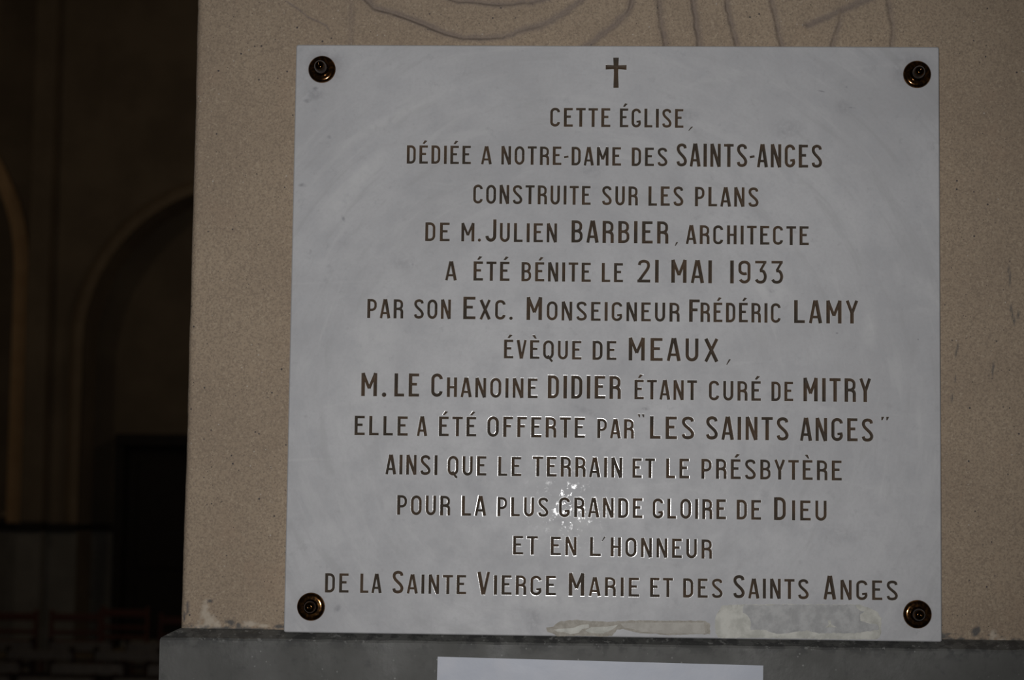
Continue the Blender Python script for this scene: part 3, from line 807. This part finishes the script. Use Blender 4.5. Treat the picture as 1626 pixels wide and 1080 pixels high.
flat_shape('glue_edge', [S5(*p) for p in [(1345,190),(1400,195),(1450,230),(1505,225),(1512,300),(1480,265),(1420,255),(1345,235)]], GLUE, 0.0006, 'pale ridge at the right end of the glue patch', ybase=0.0010, jitter=.3, seed=6, parent=gp)
strip = [SL(*p) for p in [(145,190),(200,185),(250,142),(380,128),(560,140),(700,142),(860,133),(1470,136),(1480,152),(1506,156),(1508,248),(1300,252),(1090,255),(1050,245),(930,242),(860,225),(780,205),(730,212),(690,262),(560,268),(420,262),(230,265),(190,240),(150,222)]]
gs_ = flat_shape('glue_strip', strip, GLUE_DARK, 0.0006, 'long grey-brown strip of dried glue along the bottom edge of the plaque', seed=7)
flat_shape('pale_flake', [SL(*p) for p in [(205,208),(300,200),(370,195),(430,170),(500,165),(500,195),(440,205),(415,235),(350,248),(300,232),(240,228)]], GLUE, 0.0005, 'pale flake on the left part of the glue strip', ybase=0.0007, jitter=.3, seed=8, parent=gs_)
flat_shape('pale_flake', [SL(*p) for p in [(470,215),(520,190),(640,185),(740,170),(700,205),(620,240),(560,240),(490,232)]], GLUE, 0.0005, 'pale flake in the middle of the glue strip', ybase=0.0007, jitter=.3, seed=9, parent=gs_)
flat_shape('strip_remnant', [SL(*p) for p in [(760,160),(860,150),(1460,150),(1470,240),(1100,240),(950,228),(860,205),(790,190)]], simple('strip_beige', (0.45, 0.425, 0.38), (0.53, 0.505, 0.455), 80, 0.6, bs=.4), 0.0003, 'beige face of the right half of the glue strip', ybase=0.0007, jitter=.4, seed=10, parent=gs_)

# ------------------------------------------------------------------ white sheet on the plinth
yp = PY-PJ
a, b = P(695, 1043, yp-0.001), P(1212, 1057, yp-0.001)
Wd = math.hypot(b[0]-a[0], b[2]-a[2]); ang = math.atan2(b[2]-a[2], b[0]-a[0])
HT = Wd/1.414
nx, nz_ = 100, 70
vv, ff = [], []
for s in (0, 1):
    for j in range(nz_+1):
        for i in range(nx+1):
            x, z = i/nx*Wd, j/nz_*HT
            y = -(float(fbm(x, z, 0.05, 61))*0.0011 + (0.0005 if s == 0 else 0.0001))
            vv.append((x, y, z))
K = (nx+1)*(nz_+1)
for s in (0, 1):
    for j in range(nz_):
        for i in range(nx):
            q = [s*K+j*(nx+1)+i, s*K+j*(nx+1)+i+1, s*K+(j+1)*(nx+1)+i+1, s*K+(j+1)*(nx+1)+i]
            ff.append(tuple(q if s == 0 else q[::-1]))
bd = [i for i in range(nx+1)] + [j*(nx+1)+nx for j in range(1, nz_+1)] + [nz_*(nx+1)+i for i in range(nx-1, -1, -1)] + [j*(nx+1) for j in range(nz_-1, 0, -1)]
for p_, q_ in zip(bd, bd[1:]+bd[:1]): ff.append((p_, p_+K, q_+K, q_))
sheet = obj('paper_sheet', from_py('paper_sheet', vv, ff), PAPER, loc=(float(a[0]+math.sin(ang)*HT), float(yp), float(a[2]-math.cos(ang)*HT)), smooth=True)
sheet.rotation_euler = (0, -ang, 0)
sheet.data.set_sharp_from_angle(angle=0.6)
tag(sheet, 'blank glossy bluish-white sheet fixed to the dark grey plinth below the plaque', 'paper')

# ------------------------------------------------------------------ nave behind
YB = 17.9                                  # plane of the arcade wall
def xw(u, Y=YB, v=700): return float(P(u, v, Y)[0])
def zw(v, Y=YB, u=150): return float(P(u, v, Y)[2])
ZD = 1.452
def plate_with_holes(name, outer, holes, y0, y1, mat):
    A, F = [], []
    for pts in [outer]+holes:
        b = len(A); A += [Vector(p) for p in ccw(pts)]; F.append(list(range(b, b+len(pts))))
    v2, _, fs, _, _, o2 = delaunay_2d_cdt(A, [], F, 0, 1e-5)
    keep = [tuple(f) for f, ids in zip(fs, o2) if ids and all(i == 0 for i in ids)]
    n_ = len(v2)
    verts = [(p[0], y0, p[1]) for p in v2]+[(p[0], y1, p[1]) for p in v2]
    cnt = {}
    for f in keep:
        for e in ((f[0], f[1]), (f[1], f[2]), (f[2], f[0])): cnt.setdefault(tuple(sorted(e)), []).append(e)
    faces = keep + [tuple(i+n_ for i in f[::-1]) for f in keep]
    for e, l in cnt.items():
        if len(l) == 1: a_, b_ = l[0]; faces.append((a_, a_+n_, b_+n_, b_))
    me = from_py(name, verts, faces)
    bm = bmesh.new(); bm.from_mesh(me); bmesh.ops.recalc_face_normals(bm, faces=bm.faces); bm.to_mesh(me); bm.free()
    return obj(name, me, mat)
def arch_pts(cx, R, zs, z0=0.0, n=28):
    return [(cx-R, z0)] + [(cx-R*math.cos(math.pi*k/n), zs+R*math.sin(math.pi*k/n)) for k in range(n+1)] + [(cx+R, z0)]
R1 = abs(xw(385)-xw(128)); c1 = xw(385); zs1 = zw(548)
R2 = 1.9; c2 = xw(17)-R2; zs2 = zw(430)
xL, xR = -9.5, 6.0
tag(plate_with_holes('wall_back', [(xL, 0), (xR, 0), (xR, 8.2), (xL, 8.2)], [arch_pts(c1, R1, zs1, 0.001), arch_pts(c2, R2, zs2, 0.001)], YB, YB+0.55, STONE),
    'brown stone arcade wall far behind the pillar with round arches', 'wall', kind='structure')
def archivolt(name, cx, R, zs, wd, y0, y1, label, mt):
    bm = bmesh.new(); prev = None; path = []
    n = 28
    prof = lambda r: r
    ring = [(R, y1), (R, y0), (R+wd*.6, y0-.02), (R+wd, y0+.02), (R+wd, y1)]
    secs = []
    angs = [None] + [math.pi*k/n for k in range(n+1)] + [None]
    for i, a in enumerate(angs):
        s = []
        for r, y in ring:
            if a is None:
                x = cx - r if i == 0 else cx + r; z = ZD
            else: x, z = cx - r*math.cos(a), zs + r*math.sin(a)
            s.append(bm.verts.new((x, y, z)))
        secs.append(s)
    for a, b in zip(secs, secs[1:]):
        for k in range(len(ring)): bm.faces.new((a[k], a[(k+1) % 5], b[(k+1) % 5], b[k]))
    bm.faces.new(secs[0]); bm.faces.new(secs[-1])
    o = obj(name, bm_mesh(name, bm), mt); tag(o, label, 'moulding', kind='structure'); return o
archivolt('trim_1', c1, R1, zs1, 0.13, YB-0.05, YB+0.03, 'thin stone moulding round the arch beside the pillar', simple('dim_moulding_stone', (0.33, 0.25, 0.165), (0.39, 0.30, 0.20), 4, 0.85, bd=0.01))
archivolt('trim_2', c2, R2, zs2, 0.14, YB-0.08, YB+0.03, 'stone moulding of the arch at the left edge, warm light painted into its colour', ARCHST_LIT)
# pier between the two arches
bm = bmesh.new(); box(bm, (xw(44), YB-0.22, ZD), (xw(78), YB+0.02, 8.2), 0.02)
tag(obj('trim_3', bm_mesh('trim_3', bm), STONE), 'shallow stone pilaster on the arcade wall', 'pilaster', kind='structure')
bm = bmesh.new(); box(bm, (xw(40), YB-0.26, 0), (xw(80), YB+0.02, ZD-0.07), 0.01)
tag(obj('trim_4', bm_mesh('trim_4', bm), DADO), 'grey painted base of the stone pilaster', 'pilaster base', kind='structure')
# recess wall, dado, cap
bm = bmesh.new(); box(bm, (xL, YB+0.70, 0), (xR, YB+1.3, 8.2))
tag(obj('wall_recess', bm_mesh('wall_recess', bm), STONE), 'dark recessed wall inside the arches', 'wall', kind='structure')
xd = xw(187, YB+0.6)
bm = bmesh.new()
box(bm, (xL, YB+0.63, 0), (xd, YB+0.72, ZD-0.08)); box(bm, (xw(80), YB-0.03, 0), (xw(127), YB+0.6, ZD-0.08))
box(bm, (xw(18), YB-0.03, 0), (xw(41), YB+0.6, ZD-0.08))
tag(obj('baseboard_back', bm_mesh('baseboard_back', bm), DADO), 'dull grey painted dado along the far wall', 'dado', kind='structure')
bm = bmesh.new()
for lo, hi in (((xL, YB+0.58, ZD-.08), (xd, YB+0.73, ZD)), ((xw(78), YB-0.07, ZD-.08), (xw(128), YB+0.6, ZD)), ((xw(17), YB-0.07, ZD-.08), (xw(42), YB+0.6, ZD)),
               ((xw(38), YB-0.30, ZD-.08), (xw(82), YB+0.02, ZD))):
    box(bm, lo, hi, 0.015)
tag(obj('trim_5', bm_mesh('trim_5', bm), DARKOAK), 'dark ledge capping the grey dado', 'ledge', kind='structure')
# dark panelled doorway inside the arch
zd = zw(692, YB+0.5)
door = empty('door_1', (xd, YB+0.6, 0)); tag(door, 'nearly black panelled wooden door inside the arch beside the pillar', 'door', kind='structure')
DW = 1.7
bm = bmesh.new(); box(bm, (0, -0.12, 0), (0.1, 0.1, zd)); box(bm, (DW-.1, -0.12, 0), (DW, 0.1, zd)); box(bm, (0, -0.14, zd-.1), (DW, 0.1, zd+.02), .01)
obj('door_frame', bm_mesh('door_frame', bm), DARKOAK, door)
for k in range(2):
    x0 = 0.1+k*(DW-.2)/2; x1 = x0+(DW-.2)/2-.006
    bm = bmesh.new(); box(bm, (x0, 0, 0.01), (x1, 0.05, zd-.1))
    lf = obj('door_leaf', bm_mesh('door_leaf', bm), DARKOAK, door)
    for z0, z1 in ((.15, .85), (1.0, zd-.25)):
        bm = bmesh.new(); box(bm, (x0+.12, -0.02, z0), (x1-.12, 0.01, z1), .012)
        obj('door_panel', bm_mesh('door_panel', bm), DARKOAK, lf)
    bm = bmesh.new(); tube(bm, ((x1-.06) if k == 0 else x0+.06, -0.06, 1.0), ((x1-.06) if k == 0 else x0+.06, 0.0, 1.0), .012); obj('door_handle', bm_mesh('door_handle', bm), BRONZE, lf)
bm = bmesh.new(); box(bm, (xw(196), YB+0.10, 0), (xw(196)+2.2, YB+0.44, 0.30), .02)
tag(obj('trim_6', bm_mesh('trim_6', bm), DADO), 'low grey stone step before the dark door', 'step', kind='structure')
# floor, ceiling and left wall of the nave
for nm, lo, hi, mt, lb, ct in (('floor', (xL, -5, -0.1), (xR, YB+1.3, 0), FLOORM, 'dark worn stone church floor', 'floor'),
                           ('ceiling', (xL, 1.0, 8.2), (xR, YB+1.3, 8.4), STONE, 'high brown ceiling of the nave', 'ceiling'),
                           ('wall_left', (xL-.3, -5, 0), (xL, YB+1.3, 8.4), STONE, 'brown stone side wall of the nave', 'wall')):
    bm = bmesh.new(); box(bm, lo, hi); tag(obj(nm, bm_mesh(nm, bm), mt), lb, ct, kind='structure')
# small pale ornaments on the ledge
for i, (u, yl, h, r, lb) in enumerate([(48, YB-0.16, 0.12, 0.028, 'small pale ornament on a dark foot standing on the pilaster ledge'),
                            (10, YB+0.63, 0.06, 0.035, 'small pale low ornament on the ledge at the left picture edge')]):
    e = empty('ornament', (xw(u, yl), yl, ZD)); tag(e, lb, 'ornament')
    bm = bmesh.new(); lathe(bm, [(r*1.3, 0), (r*1.3, .01), (r*.5, .02), (r*.5, .035), (r, .045), (r*.9, .05)], 20); obj('foot', bm_mesh('foot', bm), DARKOAK, e, smooth=True)
    bm = bmesh.new(); lathe(bm, [(r*.8, .048), (r, .06), (r*.9, .05+h*.6), (r*.55, .05+h*.85), (r*.2, .05+h)], 20); obj('body', bm_mesh('body', bm), simple('pale_ceramic', (.62, .50, .34), (.7, .57, .4), 20), e, smooth=True)
# small wall fitting under the ledge
yf = YB+0.63
e = empty('wall_fitting', (xw(142, yf), yf, zw(905, yf))); tag(e, 'small wall fitting with a pale cap and dark hanging body on the grey dado', 'wall fitting')
bm = bmesh.new(); box(bm, (-.07, -.09, .10), (.07, 0, .16), .015); lathe(bm, [(.075, .155), (.08, .175), (.05, .195)], 16, c=(0, -.05, 0)); obj('cap', bm_mesh('cap', bm), RAILW, e)
bm = bmesh.new(); tube(bm, (-.02, -.05, .10), (0.05, -.05, -.28), .045, .022, 12); obj('body', bm_mesh('body', bm), DARKOAK, e)

# ------------------------------------------------------------------ church chairs
def make_chair(name, wood, rail, label):
    W, D, SH, BH = 0.42, 0.38, 0.43, 0.775
    root = empty(name, (0, 0, 0)); tag(root, label, 'chair')
    for s in (-1, 1):
        bm = bmesh.new(); tube(bm, (s*(W/2-.016), -D/2, 0), (s*(W/2-.016), -D/2-.03, BH-.02), .018, .016); lathe(bm, [(.016, 0), (.021, .008), (.017, .02), (.006, .026)], 12, c=(s*(W/2-.016), -D/2-.03, BH-.025))
        obj('back_post', bm_mesh('back_post', bm), wood, root)
        bm = bmesh.new(); tube(bm, (s*(W/2-.02), D/2-.02, 0), (s*(W/2-.02), D/2-.02, SH-.02), .014, .018); obj('leg', bm_mesh('leg', bm), wood, root)
    bm = bmesh.new(); box(bm, (-W/2+.01, -D/2-.045, BH-.085), (W/2-.01, -D/2-.022, BH-.025), .006); obj('top_rail', bm_mesh('top_rail', bm), rail, root)
    for z in (.60, .52):
        bm = bmesh.new(); box(bm, (-W/2+.02, -D/2-.03, z-.016), (W/2-.02, -D/2-.014, z+.016), .004); obj('back_slat', bm_mesh('back_slat', bm), wood, root)
    bm = bmesh.new(); box(bm, (-W/2+.015, -D/2+.0, SH-.035), (W/2-.015, D/2, SH), .01); obj('seat', bm_mesh('seat', bm), STRAW, root)
    for y in (-D/2, D/2-.02):
        bm = bmesh.new(); tube(bm, (-W/2+.02, y, .17), (W/2-.02, y, .17), .010); obj('stretcher', bm_mesh('stretcher', bm), wood, root)
    for s in (-1, 1):
        bm = bmesh.new(); tube(bm, (s*(W/2-.02), -D/2, .13), (s*(W/2-.02), D/2-.02, .13), .010); obj('stretcher', bm_mesh('stretcher', bm), wood, root)
    return root
def copy_thing(src):
    r = src.copy(); COL.objects.link(r)
    for ch in list(src.children):
        c = ch.copy(); COL.objects.link(c); c.parent = r
    return r
protoD = make_chair('church_chair', CHAIRW, RAILW, 'x'); protoR = make_chair('red_chair', CHAIRR, CHAIRR, 'x')
ORD = ['nearest', 'second', 'third', 'fourth']
ROWS = [(10.5, [-44, 93, 246]), (11.45, [-22.5, 138.5, 292]), (12.5, [65.5, 205.5]), (13.3, [2, 129, 250])]
first = True
for ri, (d, us) in enumerate(ROWS):
    pos = ['left', 'middle', 'right'] if len(us) == 3 else ['left', 'right']
    for u, pn in zip(us, pos):
        Y = d + float(CAM[1])
        c = protoD if first else copy_thing(protoD); first = False
        c.location = (float(P(u, 1050, Y)[0]), Y+0.2, 0); c.rotation_euler = (0, 0, math.radians(random.uniform(-2, 2)))
        tag(c, 'dark wooden straw-seated chair in the %s row seen behind the pillar, %s of its row' % (ORD[ri], pn), 'chair', 'dark church chairs in rows')
first = True
for (d, u, rot, lb) in [(16.6, 6, 178, 'red-brown wooden chair near the far wall at the left picture edge'),
                        (16.6, 112, 184, 'red-brown wooden chair by the far dado, left one of the middle pair'),
                        (17.4, 186, 176, 'red-brown wooden chair by the far dado, right one of the middle pair'),
                        (16.3, 285, 180, 'red-brown wooden chair in front of the dark door beside the pillar')]:
    Y = d + float(CAM[1])
    c = protoR if first else copy_thing(protoR); first = False
    c.location = (float(P(u, 1000, Y)[0]), Y, 0); c.rotation_euler = (0, 0, math.radians(rot))
    tag(c, lb, 'chair', 'red-brown chairs by the far wall')
